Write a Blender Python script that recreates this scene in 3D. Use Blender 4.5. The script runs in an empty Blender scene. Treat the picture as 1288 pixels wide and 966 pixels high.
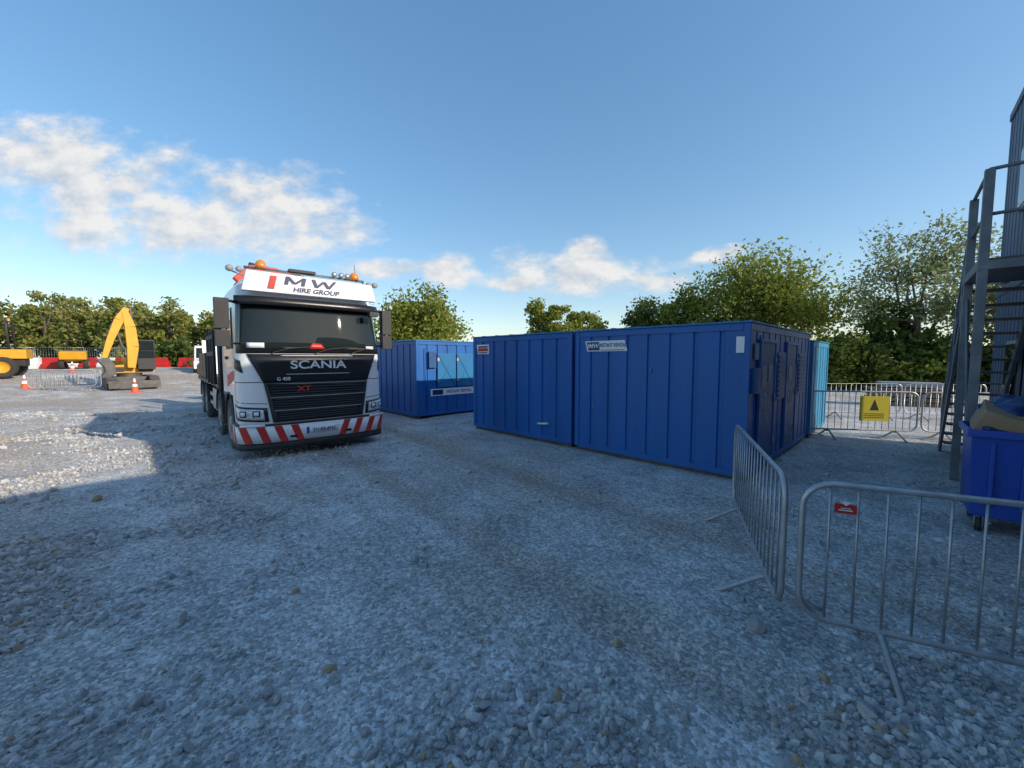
import bpy, math, random
import numpy as np
from mathutils import Vector, Matrix
R=math.radians
random.seed(7); rng=np.random.default_rng(7)
scene=bpy.context.scene
COL=scene.collection

# ------------------------------------------------------------------ helpers
def vnoise(x,y,seed=0):
    xi=np.floor(x).astype(np.int64); yi=np.floor(y).astype(np.int64)
    xf=x-xi; yf=y-yi
    def h(a,b):
        n=(a*374761393+b*668265263+seed*1442695041)&0xffffffff
        n=((n^(n>>13))*1274126177)&0xffffffff
        n=n^(n>>16)
        return (n&0xffff)/65535.0
    u=xf*xf*(3-2*xf); v=yf*yf*(3-2*yf)
    return (h(xi,yi)*(1-u)+h(xi+1,yi)*u)*(1-v)+(h(xi,yi+1)*(1-u)+h(xi+1,yi+1)*u)*v
def fbm(x,y,o=4,seed=0):
    s=0;a=1;t=0
    for i in range(o):
        s=s+a*vnoise(x*2**i+i*17.3,y*2**i-i*9.1,seed+i); t+=a; a*=.5
    return s/t
def sstep(a,b,x):
    t=np.clip((x-a)/(b-a),0,1); return t*t*(3-2*t)
def H(x,y):
    x=np.asarray(x,float); y=np.asarray(y,float)
    d=np.sqrt(x*x+y*y)
    h=.06*(fbm(x*.35+5,y*.35,3,1)-.5)+.022*(fbm(x*2.1,y*2.1,3,5)-.5)
    q=.76*x+.64*y+.15*(fbm(x*.4,y*.4,2,61)-.5)
    for c in (2.35,4.2): h=h-.022*np.exp(-((q-c)/.16)**2)*sstep(14,6,d)
    rough=sstep(-3.2,-5.5,x+0.25*(y-4))*sstep(30,12,d)
    h=h+rough*(.11*(fbm(x*1.3,y*1.3,4,9)-.45))
    h=h+.20*np.exp(-(((x+10.5)**2)/5+((y-7.6)**2)/1.2))+.3*np.exp(-(((x+16)**2)/14+((y-11)**2)/2.0))
    h=h+.45*np.exp(-(((x+27)**2)/40+((y-19)**2)/3.0))
    h=h+1.0*sstep(30,46,d)
    return h
def Hz(x,y): return float(H(np.array([x]),np.array([y]))[0])

class MB:
    def __init__(s): s.v=[];s.f=[];s.m=[];s.s=[]
    def add(s,vs,fs,m=0,sm=False,M=None):
        o=len(s.v)
        if M is not None: vs=[tuple(M@Vector(v)) for v in vs]
        s.v+=[tuple(v) for v in vs]
        for f in fs:
            s.f.append([i+o for i in f]); s.m.append(m); s.s.append(sm)
    def box(s,x0,x1,y0,y1,z0,z1,m=0,M=None):
        vs=[(x0,y0,z0),(x1,y0,z0),(x1,y1,z0),(x0,y1,z0),(x0,y0,z1),(x1,y0,z1),(x1,y1,z1),(x0,y1,z1)]
        s.add(vs,[(0,3,2,1),(4,5,6,7),(0,1,5,4),(1,2,6,5),(2,3,7,6),(3,0,4,7)],m,False,M)
    def tube(s,pts,r,m=0,seg=8,closed=False):
        pts=[Vector(p) for p in pts]; n=len(pts)
        rs=r if isinstance(r,(list,tuple)) else [r]*n
        vs=[];fs=[]
        prev=None
        for i,p in enumerate(pts):
            if closed: t=(pts[(i+1)%n]-pts[i-1])
            else: t=(pts[min(i+1,n-1)]-pts[max(i-1,0)])
            if t.length<1e-9: t=Vector((0,0,1))
            t.normalize()
            if prev is None:
                a=Vector((0,0,1)) if abs(t.z)<.9 else Vector((1,0,0))
                a=(a-t*a.dot(t)).normalized()
            else:
                a=(prev-t*prev.dot(t))
                a=a.normalized() if a.length>1e-6 else Vector((1,0,0))
            prev=a; b=t.cross(a)
            for k in range(seg):
                an=2*math.pi*k/seg
                vs.append(p+(a*math.cos(an)+b*math.sin(an))*rs[i])
        rng_=n if closed else n-1
        for i in range(rng_):
            j=(i+1)%n
            for k in range(seg):
                k2=(k+1)%seg
                fs.append((i*seg+k,i*seg+k2,j*seg+k2,j*seg+k))
        s.add(vs,fs,m,True)
        if not closed:
            s.add(vs[:seg],[tuple(range(seg))[::-1]],m); s.add(vs[-seg:],[tuple(range(seg))],m)
    def prism(s,poly,axis,a0,a1,m=0,M=None):
        def mk(p,a):
            return {'x':(a,p[0],p[1]),'y':(p[0],a,p[1]),'z':(p[0],p[1],a)}[axis]
        n=len(poly)
        vs=[mk(p,a0) for p in poly]+[mk(p,a1) for p in poly]
        fs=[tuple(range(n))[::-1],tuple(range(n,2*n))]+[(i,(i+1)%n,n+(i+1)%n,n+i) for i in range(n)]
        s.add(vs,fs,m,False,M)
    def disc_cyl(s,c,axis,prof,m=0,seg=28,mats=None):
        ax={'x':Vector((1,0,0)),'y':Vector((0,1,0)),'z':Vector((0,0,1))}[axis]
        a=Vector((0,0,1)) if axis!='z' else Vector((1,0,0)); b=ax.cross(a)
        c=Vector(c); vs=[]
        for o,r in prof:
            for k in range(seg):
                an=2*math.pi*k/seg
                vs.append(c+ax*o+(a*math.cos(an)+b*math.sin(an))*r)
        for i in range(len(prof)-1):
            sub=[vs[i*seg+k] for k in range(seg)]+[vs[(i+1)*seg+k] for k in range(seg)]
            s.add(sub,[(k,(k+1)%seg,seg+(k+1)%seg,seg+k) for k in range(seg)],mats[i] if mats else m,True)
    def done(s,name,mats,parent=None,bevel=0,loc=None,rotz=None,M=None):
        me=bpy.data.meshes.new(name); me.from_pydata([tuple(v) for v in s.v],[],s.f)
        for mt in mats: me.materials.append(mt)
        me.polygons.foreach_set('material_index',s.m); me.polygons.foreach_set('use_smooth',s.s)
        me.update()
        import bmesh
        bm=bmesh.new(); bm.from_mesh(me); bmesh.ops.remove_doubles(bm,verts=bm.verts,dist=1e-5)
        bmesh.ops.recalc_face_normals(bm,faces=bm.faces); bm.to_mesh(me); bm.free()
        ob=bpy.data.objects.new(name,me); COL.objects.link(ob)
        if parent: ob.parent=parent
        if loc is not None: ob.location=loc
        if rotz is not None: ob.rotation_euler=(0,0,rotz)
        if bevel:
            md=ob.modifiers.new('bevel','BEVEL'); md.width=bevel; md.segments=2; md.limit_method='ANGLE'; md.angle_limit=R(40)
        return ob
def empty(name,loc=(0,0,0),rotz=0):
    e=bpy.data.objects.new(name,None); COL.objects.link(e); e.location=loc; e.rotation_euler=(0,0,rotz); return e
def text(body,name,size,loc,mat,parent,rot=(R(90),0,0),ext=.004,off=.0,align='CENTER',shear=0,sx=1):
    c=bpy.data.curves.new(name,'FONT'); c.body=body; c.size=size; c.extrude=ext; c.offset=off; c.align_x=align; c.align_y='CENTER'; c.shear=shear
    c.materials.append(mat)
    o=bpy.data.objects.new(name,c); COL.objects.link(o); o.parent=parent; o.location=loc; o.rotation_euler=rot; o.scale=(sx,1,1)
    return o
def mesh_np(name,V,F,mat,smooth=False,parent=None):
    V=np.asarray(V,np.float32); F=np.asarray(F,np.int32); k=F.shape[1]
    me=bpy.data.meshes.new(name); me.vertices.add(len(V)); me.vertices.foreach_set('co',V.ravel())
    me.loops.add(F.size); me.loops.foreach_set('vertex_index',F.ravel())
    me.polygons.add(len(F)); me.polygons.foreach_set('loop_start',np.arange(0,F.size,k,dtype=np.int32))
    me.polygons.foreach_set('loop_total',np.full(len(F),k,np.int32))
    me.polygons.foreach_set('use_smooth',np.full(len(F),smooth,bool))
    me.update(calc_edges=True); me.validate()
    me.materials.append(mat)
    o=bpy.data.objects.new(name,me); COL.objects.link(o)
    if parent: o.parent=parent
    return o

# ------------------------------------------------------------------ materials
class NT:
    def __init__(s,nt): s.nt=nt
    def n(s,t,**k):
        nd=s.nt.nodes.new(t)
        for a,b in k.items(): setattr(nd,a,b)
        return nd
    def l(s,a,b): s.nt.links.new(a,b)
    def inp(s,sock,v):
        if isinstance(v,bpy.types.NodeSocket): s.l(v,sock)
        elif v is not None: sock.default_value=v
    def m(s,op,a,b=None,c=None,clamp=False):
        nd=s.n('ShaderNodeMath',operation=op); nd.use_clamp=clamp
        s.inp(nd.inputs[0],a)
        if b is not None: s.inp(nd.inputs[1],b)
        if c is not None: s.inp(nd.inputs[2],c)
        return nd.outputs[0]
    def noise(s,vec,scale,detail=4,rough=.5,dist=0):
        nd=s.n('ShaderNodeTexNoise'); s.inp(nd.inputs['Vector'],vec)
        nd.inputs['Scale'].default_value=scale; nd.inputs['Detail'].default_value=detail
        nd.inputs['Roughness'].default_value=rough; nd.inputs['Distortion'].default_value=dist
        return nd.outputs[0]
    def mix(s,f,a,b,bt='MIX'):
        nd=s.n('ShaderNodeMix',data_type='RGBA',blend_type=bt)
        s.inp(nd.inputs[0],f)
        for sock,v in ((nd.inputs[6],a),(nd.inputs[7],b)):
            if isinstance(v,(tuple,list)) and len(v)==3: v=(*v,1)
            s.inp(sock,v)
        return nd.outputs[2]
    def ramp(s,f,a,b):
        nd=s.n('ShaderNodeMapRange'); nd.clamp=True
        s.inp(nd.inputs[0],f); nd.inputs[1].default_value=a; nd.inputs[2].default_value=b
        return nd.outputs[0]
    def scale(s,vec,xyz):
        nd=s.n('ShaderNodeVectorMath',operation='MULTIPLY'); s.l(vec,nd.inputs[0]); nd.inputs[1].default_value=xyz; return nd.outputs[0]
def newmat(name):
    m=bpy.data.materials.new(name); m.use_nodes=True
    nt=m.node_tree; N=NT(nt); b=nt.nodes['Principled BSDF']
    return m,N,b
def pbr(name,col,rough=.5,metal=0,var=.15,dirt=.0,dirtcol=(.3,.27,.23),scale=3,bump=0,bscale=40,streak=False,spec=.5,coat=0):
    m,N,b=newmat(name)
    pos=N.n('ShaderNodeNewGeometry').outputs['Position']
    v=N.scale(pos,(1,1,.12)) if streak else pos
    n1=N.noise(v,scale,3,.6); n2=N.noise(v,scale*6,3,.6)
    f=N.ramp(n1,.3,.75)
    dark=tuple(c*(1-var) for c in col); lite=tuple(min(1,c*(1+var*.7)) for c in col)
    c=N.mix(f,dark,lite)
    if dirt>0:
        z=N.n('ShaderNodeSeparateXYZ'); N.l(pos,z.inputs[0])
        low=N.ramp(z.outputs[2],1.1,0.0)
        df=N.m('MULTIPLY',N.ramp(n2,.35,.7),N.m('ADD',.25,N.m('MULTIPLY',low,1.0)),clamp=True)
        c=N.mix(N.m('MULTIPLY',df,dirt,clamp=True),c,dirtcol)
        N.l(N.m('ADD',rough,N.m('MULTIPLY',df,.3)),b.inputs['Roughness'])
    elif rough<.08: b.inputs['Roughness'].default_value=rough
    else:
        N.l(N.m('ADD',rough-.05,N.m('MULTIPLY',n2,.12)),b.inputs['Roughness'])
    N.l(c,b.inputs['Base Color']); b.inputs['Metallic'].default_value=metal
    b.inputs['Specular IOR Level'].default_value=spec; b.inputs['Coat Weight'].default_value=coat
    if bump:
        bp=N.n('ShaderNodeBump'); bp.inputs['Strength'].default_value=bump; bp.inputs['Distance'].default_value=.02
        N.l(N.noise(pos,bscale,3),bp.inputs['Height']); N.l(bp.outputs[0],b.inputs['Normal'])
    return m

M_blue=pbr('blue_paint',(.003,.115,.40),.42,0,.22,.22,(.07,.15,.26),.9,.14,3,streak=True)
M_bluetrim=pbr('blue_trim',(.010,.19,.42),.45,0,.2,.25,(.15,.2,.25),1.5,0)
M_cyan=pbr('light_blue_paint',(.010,.20,.38),.45,0,.15,.2,(.2,.25,.3),1.2,.1,3,streak=True)
M_hatch=pbr('hatch_blue_paint',(.006,.16,.36),.45,0,.15,.2,(.1,.16,.25),1.2)
M_bluedark=pbr('dark_blue_paint',(.008,.085,.25),.45,0,.2,.2,(.1,.12,.15),1.2)
M_slate=pbr('slate_blue_cladding',(.035,.075,.14),.5,0,.2,.2,(.12,.13,.15),1.2)
M_white=pbr('white_paint',(.82,.82,.81),.3,0,.04,.18,(.45,.42,.38),2,coat=.3)
M_signw=pbr('sign_white',(.82,.82,.83),.4,0,.04)
M_red=pbr('red_paint',(.55,.02,.015),.4,0,.15,.15)
M_redorange=pbr('crane_red',(.62,.06,.025),.4,0,.15,.15)
M_blackp=pbr('black_gloss',(.014,.014,.016),.28,0,.2,.12,(.12,.11,.1))
M_blackm=pbr('black_plastic',(.028,.028,.030),.55,0,.2,.2,(.15,.14,.13))
M_void=pbr('dark_recess',(.006,.006,.007),.8)
M_tyre=pbr('tyre_rubber',(.022,.021,.02),.85,0,.3,.8,(.22,.2,.18),6,.4,60)
M_rim=pbr('wheel_rim',(.35,.35,.34),.45,.6,.2,.4,(.25,.23,.2))
M_glass=pbr('windscreen_glass',(.018,.026,.026),.012,0,.1,0,spec=.4)
M_chrome=pbr('chrome_letter',(.85,.85,.86),.35,.1,.03)
M_lamp=pbr('headlight_lens',(.70,.71,.70),.12,.15,.35,0,scale=25,coat=1)
M_orange=pbr('amber_lens',(.80,.25,.02),.2,coat=.5)
M_galv=pbr('galvanised_steel',(.46,.47,.48),.40,.7,.25,.15,(.3,.28,.25),9)
M_galvd=pbr('stair_steel',(.20,.215,.24),.5,.4,.25,.1,scale=5)
M_yellow=pbr('machine_yellow',(.72,.36,.015),.42,0,.12,.35,(.3,.24,.16))
M_steel=pbr('worn_steel',(.12,.115,.11),.55,.5,.35,.3)
M_wood=pbr('deck_timber',(.20,.16,.12),.8,0,.4,.3,scale=8)
M_bin=pbr('bin_blue_plastic',(.008,.07,.42),.38,0,.1,.12,(.2,.2,.25),4)
M_card=pbr('cardboard',(.40,.26,.15),.85,0,.2,0)
M_bag=pbr('rubbish_bag',(.02,.05,.16),.35,0,.3,0,bump=.6,bscale=9)
M_signy=pbr('sign_yellow',(.80,.68,.07),.45,0,.05)
M_cone=pbr('cone_orange',(.75,.10,.02),.5,0,.1,.2)
M_grey=pbr('grey_paint',(.28,.30,.32),.5,0,.1,.1)
M_bark=pbr('bark',(.12,.10,.08),.9,0,.35,0,scale=4)
M_navy=pbr('navy_letters',(.015,.025,.13),.4)

def leafmat(name,c1,c2,c3,tr=.45):
    m,N,b=newmat(name)
    g=N.n('ShaderNodeNewGeometry')
    n=N.noise(g.outputs['Position'],.55,2,.5)
    c=N.mix(N.ramp(n,.35,.65),c1,c2)
    c=N.mix(N.m('MULTIPLY',N.ramp(g.outputs['Random Per Island'],.35,1.0),.8),c,c3)
    N.l(c,b.inputs['Base Color']); b.inputs['Roughness'].default_value=.7; b.inputs['Specular IOR Level'].default_value=.2
    t=N.n('ShaderNodeBsdfTranslucent'); N.l(c,t.inputs[0])
    mx=N.n('ShaderNodeMixShader'); mx.inputs[0].default_value=tr
    N.l(b.outputs[0],mx.inputs[1]); N.l(t.outputs[0],mx.inputs[2])
    out=[x for x in m.node_tree.nodes if x.type=='OUTPUT_MATERIAL'][0]; N.l(mx.outputs[0],out.inputs[0])
    return m
L_oak=leafmat('foliage_oak',(.14,.19,.03),(.26,.30,.05),(.38,.38,.08))
L_dark=leafmat('foliage_dark',(.05,.09,.02),(.11,.16,.035),(.18,.21,.06))
L_lite=leafmat('foliage_pale',(.18,.23,.09),(.28,.32,.14),(.38,.40,.2))
L_far=leafmat('foliage_far',(.15,.22,.05),(.32,.33,.08),(.42,.34,.13),.5)

# ground
def groundmat(name,stones=False):
    m,N,b=newmat(name)
    g=N.n('ShaderNodeNewGeometry'); pos=g.outputs['Position']
    big=N.noise(pos,.22,3,.6,.4); mid=N.noise(pos,1.3,4,.7,.3); fine=N.noise(pos,14,3,.7); vf=N.noise(pos,75,2,.75)
    pale=(.60,.59,.58); dk=(.25,.25,.25); brown=(.36,.26,.17)
    c=N.mix(N.ramp(mid,.30,.64),dk,pale)
    bf=N.m('MULTIPLY',N.ramp(big,.46,.60),N.ramp(mid,.35,.6))
    sp=N.n('ShaderNodeSeparateXYZ'); N.l(pos,sp.inputs[0])
    lf=N.m('MULTIPLY',N.ramp(N.m('ADD',sp.outputs[0],N.m('MULTIPLY',sp.outputs[1],.15)),-6.,-13.),.5)
    q=N.m('ADD',N.m('MULTIPLY',sp.outputs[0],.76),N.m('MULTIPLY',sp.outputs[1],.64))
    al=N.m('ADD',N.m('MULTIPLY',sp.outputs[0],-.64),N.m('MULTIPLY',sp.outputs[1],.76))
    ln_=N.m('ADD',q,N.m('MULTIPLY',N.m('SUBTRACT',mid,.5),.35))
    tr=N.m('MAXIMUM',N.ramp(N.m('ABSOLUTE',N.m('SUBTRACT',ln_,2.35)),.26,.06),N.ramp(N.m('ABSOLUTE',N.m('SUBTRACT',ln_,4.2)),.28,.06))
    tr=N.m('MULTIPLY',tr,N.ramp(fine,.38,.58))
    sv=N.n('ShaderNodeCombineXYZ'); N.l(N.m('MULTIPLY',q,3.2),sv.inputs[0]); N.l(N.m('MULTIPLY',al,.30),sv.inputs[1])
    streak=N.noise(sv.outputs[0],1.0,3,.6,.3)
    zone=N.m('MULTIPLY',N.ramp(q,-1.2,.8),N.ramp(q,8.5,6.0))
    wear=N.m('MULTIPLY',N.ramp(streak,.48,.62),zone)
    br=N.m('ADD',N.m('MULTIPLY',bf,.75),N.m('MULTIPLY',lf,N.ramp(mid,.62,.4)))
    br=N.m('ADD',br,N.m('MULTIPLY',tr,.70)); br=N.m('ADD',br,N.m('MULTIPLY',wear,.22),clamp=True)
    c=N.mix(br,c,brown)
    c=N.mix(N.m('MULTIPLY',wear,.25),c,(.26,.25,.235))
    c=N.mix(N.m('MULTIPLY',tr,.35),c,(.17,.145,.12))
    c=N.mix(N.m('MULTIPLY',N.ramp(fine,.42,.70),.42),c,(.72,.71,.69))
    c=N.mix(N.m('MULTIPLY',N.ramp(vf,.55,.35),.45),c,(.17,.165,.16))
    if not stones:
        vo=N.n('ShaderNodeTexVoronoi'); N.l(pos,vo.inputs['Vector']); vo.inputs['Scale'].default_value=42; vo.inputs['Randomness'].default_value=1
        hs=N.n('ShaderNodeSeparateColor'); N.l(vo.outputs['Color'],hs.inputs[0])
        c=N.mix(.6,c,N.mix(N.m('POWER',hs.outputs[0],1.4),(.26,.26,.26),(.95,.95,.95)),'OVERLAY')
        hh=N.m('MULTIPLY',N.m('SUBTRACT',1,vo.outputs['Distance']),.9)
        hh=N.m('ADD',hh,N.m('MULTIPLY',fine,1.1)); hh=N.m('ADD',hh,N.m('MULTIPLY',vf,.8))
        bp=N.n('ShaderNodeBump'); bp.inputs['Strength'].default_value=.6; bp.inputs['Distance'].default_value=.012
        N.l(hh,bp.inputs['Height']); N.l(bp.outputs[0],b.inputs['Normal'])
        ln=N.n('ShaderNodeVectorMath',operation='LENGTH'); N.l(pos,ln.inputs[0])
        c=N.mix(N.ramp(N.m('ADD',ln.outputs['Value'],N.m('MULTIPLY',big,20)),58,66),c,(.10,.14,.04))
    else:
        r=g.outputs['Random Per Island']
        c=N.mix(.55,c,N.mix(N.m('POWER',r,1.3),(.24,.24,.24),(.80,.79,.77)))
        c=N.mix(N.ramp(r,.955,.97),c,(.40,.30,.20))
    N.l(c,b.inputs['Base Color']); b.inputs['Roughness'].default_value=.9; b.inputs['Specular IOR Level'].default_value=.25
    return m
M_ground=groundmat('compacted_stone'); M_stone=groundmat('crushed_limestone',True)

# ------------------------------------------------------------------ ground
n=560; t=np.linspace(-1,1,n); k=8.0; g=np.sinh(k*t)/np.sinh(k)*700
X,Y=np.meshgrid(g,g+3.0); Z=H(X,Y)
V=np.stack([X.ravel(),Y.ravel(),Z.ravel()],1)
idx=np.arange(n*n).reshape(n,n)
F=np.stack([idx[:-1,:-1].ravel(),idx[:-1,1:].ravel(),idx[1:,1:].ravel(),idx[1:,:-1].ravel()],1)
mesh_np('ground',V,F,M_ground,True)

# gravel stones
import bmesh
bm=bmesh.new(); bmesh.ops.create_icosphere(bm,subdivisions=1,radius=1); IV=np.array([v.co[:] for v in bm.verts]); IF=np.array([[v.index for v in f.verts] for f in bm.faces]); bm.free()
def stones(name,count,smin,smax,maskf,xr,yr,near_bias=1.6,pw=3.0):
    cx=[];cy=[];
    tot=0
    while tot<count:
        u=rng.random(count); y=yr[0]+(yr[1]-yr[0])*u**near_bias
        x=rng.uniform(-1,1,count)*(y*1.35+.8)
        x=np.where((x<xr[0])|(x>xr[1]),np.nan,x)
        p=maskf(x,y); ok=rng.random(count)<np.nan_to_num(p)
        cx.append(x[ok]);cy.append(y[ok]);tot+=ok.sum()
        if len(cx)>40: break
    cx=np.concatenate(cx)[:count];cy=np.concatenate(cy)[:count];c=len(cx)
    sz=smin+(smax-smin)*rng.random(c)**pw
    q=rng.normal(size=(c,4)); q/=np.linalg.norm(q,axis=1)[:,None]
    w,x,y,z=q.T
    Rm=np.stack([1-2*(y*y+z*z),2*(x*y-z*w),2*(x*z+y*w),2*(x*y+z*w),1-2*(x*x+z*z),2*(y*z-x*w),2*(x*z-y*w),2*(y*z+x*w),1-2*(x*x+y*y)],1).reshape(c,3,3)
    base=IV[None]*(1+rng.uniform(-.28,.28,(c,12,1)))*np.stack([rng.uniform(.8,1.3,c),rng.uniform(.6,1,c),rng.uniform(.45,.8,c)],1)[:,None,:]
    P=np.einsum('cij,cvj->cvi',Rm,base)*sz[:,None,None]
    P[:,:,0]+=cx[:,None];P[:,:,1]+=cy[:,None];P[:,:,2]+=(H(cx,cy)+sz*.2)[:,None]
    FF=(IF[None]+np.arange(c)[:,None,None]*12).reshape(-1,3)
    return mesh_np(name,P.reshape(-1,3),FF,M_stone)
def mask_l(x,y):
    n_=fbm(x*1.1,y*1.1,4,31)
    left=sstep(-1.2,-3.6,x+.1*y); near=sstep(2.6,1.2,y)*sstep(1.0,.2,np.abs(x-.2)/2.2); br=sstep(1.4,2.2,x)*sstep(3.4,1.8,y)
    return np.clip(np.maximum(np.maximum(left,near*.8),br)*sstep(.42,.58,n_)+.012,0,1)
stones('rubble_gravel',27000,.007,.040,mask_l,(-16,9),(.7,13),1.7,3.0)
def mask_u(x,y): return .12+.88*sstep(.42,.60,fbm(x*1.4,y*1.4,3,77))
stones('fine_gravel',30000,.0035,.013,mask_u,(-12,10),(.7,8),1.9)
def mask_b(x,y): return sstep(-3.0,-6,x)*sstep(.45,.6,fbm(x*.6,y*.6,3,51))+.008
stones('loose_rocks',900,.02,.08,mask_b,(-18,9),(1.3,14),1.2,2.2)

# ------------------------------------------------------------------ containers
def corr_face(mb,p0,u,nrm,L,z0,z1,npan,depth=.028,gw=.05,m=0):
    u=Vector(u);nrm=Vector(nrm);p0=Vector(p0)
    prof=[(0,0)]
    pitch=L/npan
    for i in range(1,npan):
        c=i*pitch
        prof+=[(c-gw/2-.015,0),(c-gw/2,-depth),(c+gw/2,-depth),(c+gw/2+.015,0)]
    prof.append((L,0))
    vs=[];
    for a,o in prof:
        for z in (z0,z1): vs.append(p0+u*a+nrm*o+Vector((0,0,z)))
    mb.add(vs,[(2*i,2*i+2,2*i+3,2*i+1) for i in range(len(prof)-1)],m)
def container(name,loc,ang,L,W,Hh=2.42,npx=8,npy=12,mat=M_blue,side_detail=True,label=None):
    e=empty(name,loc,ang)
    mb=MB(); z0=.14; zt=Hh-.10
    i=.02
    corr_face(mb,(.0,i,0),(1,0,0),(0,-1,0),L,z0,zt,npx)
    corr_face(mb,(0,W-i,0),(1,0,0),(0,1,0),L,z0,zt,npx)
    corr_face(mb,(i,0,0),(0,1,0),(-1,0,0),W,z0,zt,npy)
    corr_face(mb,(L-i,0,0),(0,1,0),(1,0,0),W,z0,zt,npy)
    mb.done('corrugated_walls',[mat],e)
    mb=MB()
    for x in (0,L-.1):
        for y in (0,W-.1): mb.box(x,x+.1,y,y+.1,.10,Hh-.0,0)
    mb.done('corner_posts',[mat],e,.008)
    mb=MB()
    for y in (0.004,W-.074): mb.box(.102,L-.102,y,y+.07,Hh-.11,Hh-.002); mb.box(.102,L-.102,y,y+.07,.08,.17)
    for x in (0.004,L-.074): mb.box(x,x+.07,.102,W-.102,Hh-.11,Hh-.002); mb.box(x,x+.07,.102,W-.102,.08,.17)
    mb.done('top_and_bottom_rails',[mat],e,.006)
    mb=MB(); mb.box(-.015,L+.015,-.015,W+.015,Hh+.002,Hh+.03)
    for q in range(int(L/.5)): mb.box(.25+q*.5,.33+q*.5,.1,W-.1,Hh+.03,Hh+.05)
    mb.done('roof',[M_bluetrim],e,.008)
    mb=MB()
    for x in (.3,L/2-.05,L-.4): mb.box(x,x+.1,.05,W-.05,-.03,.078)
    mb.box(.03,L-.03,.06,.12,-.03,.076)
    mb.done('skids',[M_steel],e)
    if side_detail:
        mb=MB()
        xo=L-.02
        def door(y0,y1,za,zb,m=1):
            mb.box(xo+.003,xo+.045,y0-.05,y0,za-.0,zb+.05,1);mb.box(xo+.003,xo+.045,y1,y1+.05,za-.0,zb+.05,1);mb.box(xo+.003,xo+.045,y0,y1,zb,zb+.05,1)
            mb.box(xo+.003,xo+.03,y0+.003,y1-.003,za,zb-.003,0)
            mb.tube([(xo+.05,y0+.12,za+.85),(xo+.08,y0+.12,za+.88),(xo+.08,y0+.12,za+1.1),(xo+.05,y0+.12,za+1.13)],.012,2)
            for zz in (za+.3,za+1.0,zb-.3): mb.tube([(xo+.05,y1,zz-.06),(xo+.05,y1,zz+.06)],.015,2)
        door(.55,1.4,.2,2.15); door(2.3,3.1,.2,2.15)
        for (a,b2) in ((1.6,2.15),(3.3,4.0)):
            if b2<W-.1:
                mb.box(xo+.003,xo+.04,a,b2,1.15,2.0,1)
                for q in range(9): mb.box(xo+.042,xo+.055,a+.04,b2-.04,1.2+q*.088,1.245+q*.088,0)
        mb.box(xo+.003,xo+.09,.14,.36,1.35,1.75,3)
        mb.tube([(xo+.03,.45,.2),(xo+.03,.45,2.25)],.012,3)
        mb.done('doors_and_shutters',[M_bluedark,mat,M_galv,M_bluedark],e,.004)
        mb=MB()
        for (y,z,w,h) in ((.2,2.0,.18,.25),(.62,1.6,.25,.35),(1.0,1.65,.2,.28),(2.45,1.6,.25,.3)):
            mb.box(xo+.034,xo+.038,y,y+w,z-h/2,z+h/2)
        mb.done('safety_notices',[M_grey],e)
    return e
dang=math.atan2(-.714,.70)
c2=container('blue_site_container',(1.28,8.08,.0),dang,3.15,4.5)
c1=container('blue_site_container',(-1.02,10.45,.0),dang,3.21,4.5)
c3=container('blue_site_container',(-2.88-2.18,12.0+2.22,.0),dang,3.1,4.5,side_detail=False,mat=M_blue)
c4=container('light_blue_site_container',(1.30+.714*4.72+.0,8.15+.70*4.72,.0),dang,3.22,2.2,Hh=2.28,mat=M_cyan,side_detail=False,npy=6)
def label(par,x0,x1,z0,z1,txt,small=False):
    mb=MB(); mb.prism([(x0+.05,z0),(x1,z0),(x1-.05 if not small else x1,z1),(x0,z1)],'y',.006,.014,0)
    h=(z1-z0)
    if not small:
        xm=x0+(x1-x0)*.36
        mb.prism([(x0+.075,z0+.02),(xm,z0+.02),(xm-.02,z1-.02),(x0+.04,z1-.02)],'y',.001,.005,1)
        mb.box(xm+.03,x1-.06,.001,.005,z0+.018,z0+.030,2)
        mb.done('company_label',[M_signw,M_navy,M_red],par)
        text('IMW',"label_logo",h*.62,(x0+(x1-x0)*.2,-.002,(z0+z1)/2),M_signw,par,off=.002,ext=.001,shear=.2)
        text(txt,"label_text",h*.50,((xm+x1)/2-.01,.003,(z0+z1)/2+.012),M_navy,par,off=.0015,ext=.001,sx=.72)
    else:
        mb.box(x0+.06,x1-.04,.001,.005,z0+h*.30,z0+h*.62,2); mb.box(x0+.07,x1-.05,.001,.005,z0+h*.68,z0+h*.85,1); mb.box(x0+.08,x1-.06,.001,.005,z0+h*.1,z0+h*.2,1)
        mb.done('company_label',[M_signw,M_navy,M_red],par)
label(c2,.24,1.16,2.03,2.23,'INSTANT RENTAL')
label(c1,.14,.62,2.0,2.24,'',True)
mb=MB(); mb.box(2.96,3.07,-.008,-.003,1.98,2.22); mb.done('notice_sheet',[M_signw],c2)
mb=MB(); mb.tube([(2.3,-.02,.42),(2.62,-.04,.46)],.022); mb.done('overflow_pipe',[M_signw],c1)
mb=MB()
mb.tube([(1.62,.0,1.72),(1.62,-.012,1.64)],.01)
for x,z in ((.42,.9),(2.2,1.35),(1.3,.6)): mb.box(x,x+.006,.010,.014,z,z+.12)
mb.done('scuffs',[M_grey],c2)
mb=MB(); xo=3.08
mb.box(xo+.003,xo+.05,.75,1.45,.95,2.05,1); mb.box(xo+.003,xo+.05,1.5,2.2,.95,2.05,1)
for y0 in (.75,1.5):
    mb.tube([(xo+.052,y0+.03,1.0),(xo+.052,y0+.67,2.0)],.012,1); mb.tube([(xo+.052,y0+.67,1.0),(xo+.052,y0+.03,2.0)],.012,1)
    for z in (1.15,1.8): mb.box(xo+.05,xo+.07,y0-.02,y0+.06,z,z+.1,2)
mb.box(xo+.003,xo+.03,.50,2.3,.68,.90,0)
mb.box(xo+.031,xo+.034,.56,.95,.71,.87,3)
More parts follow.
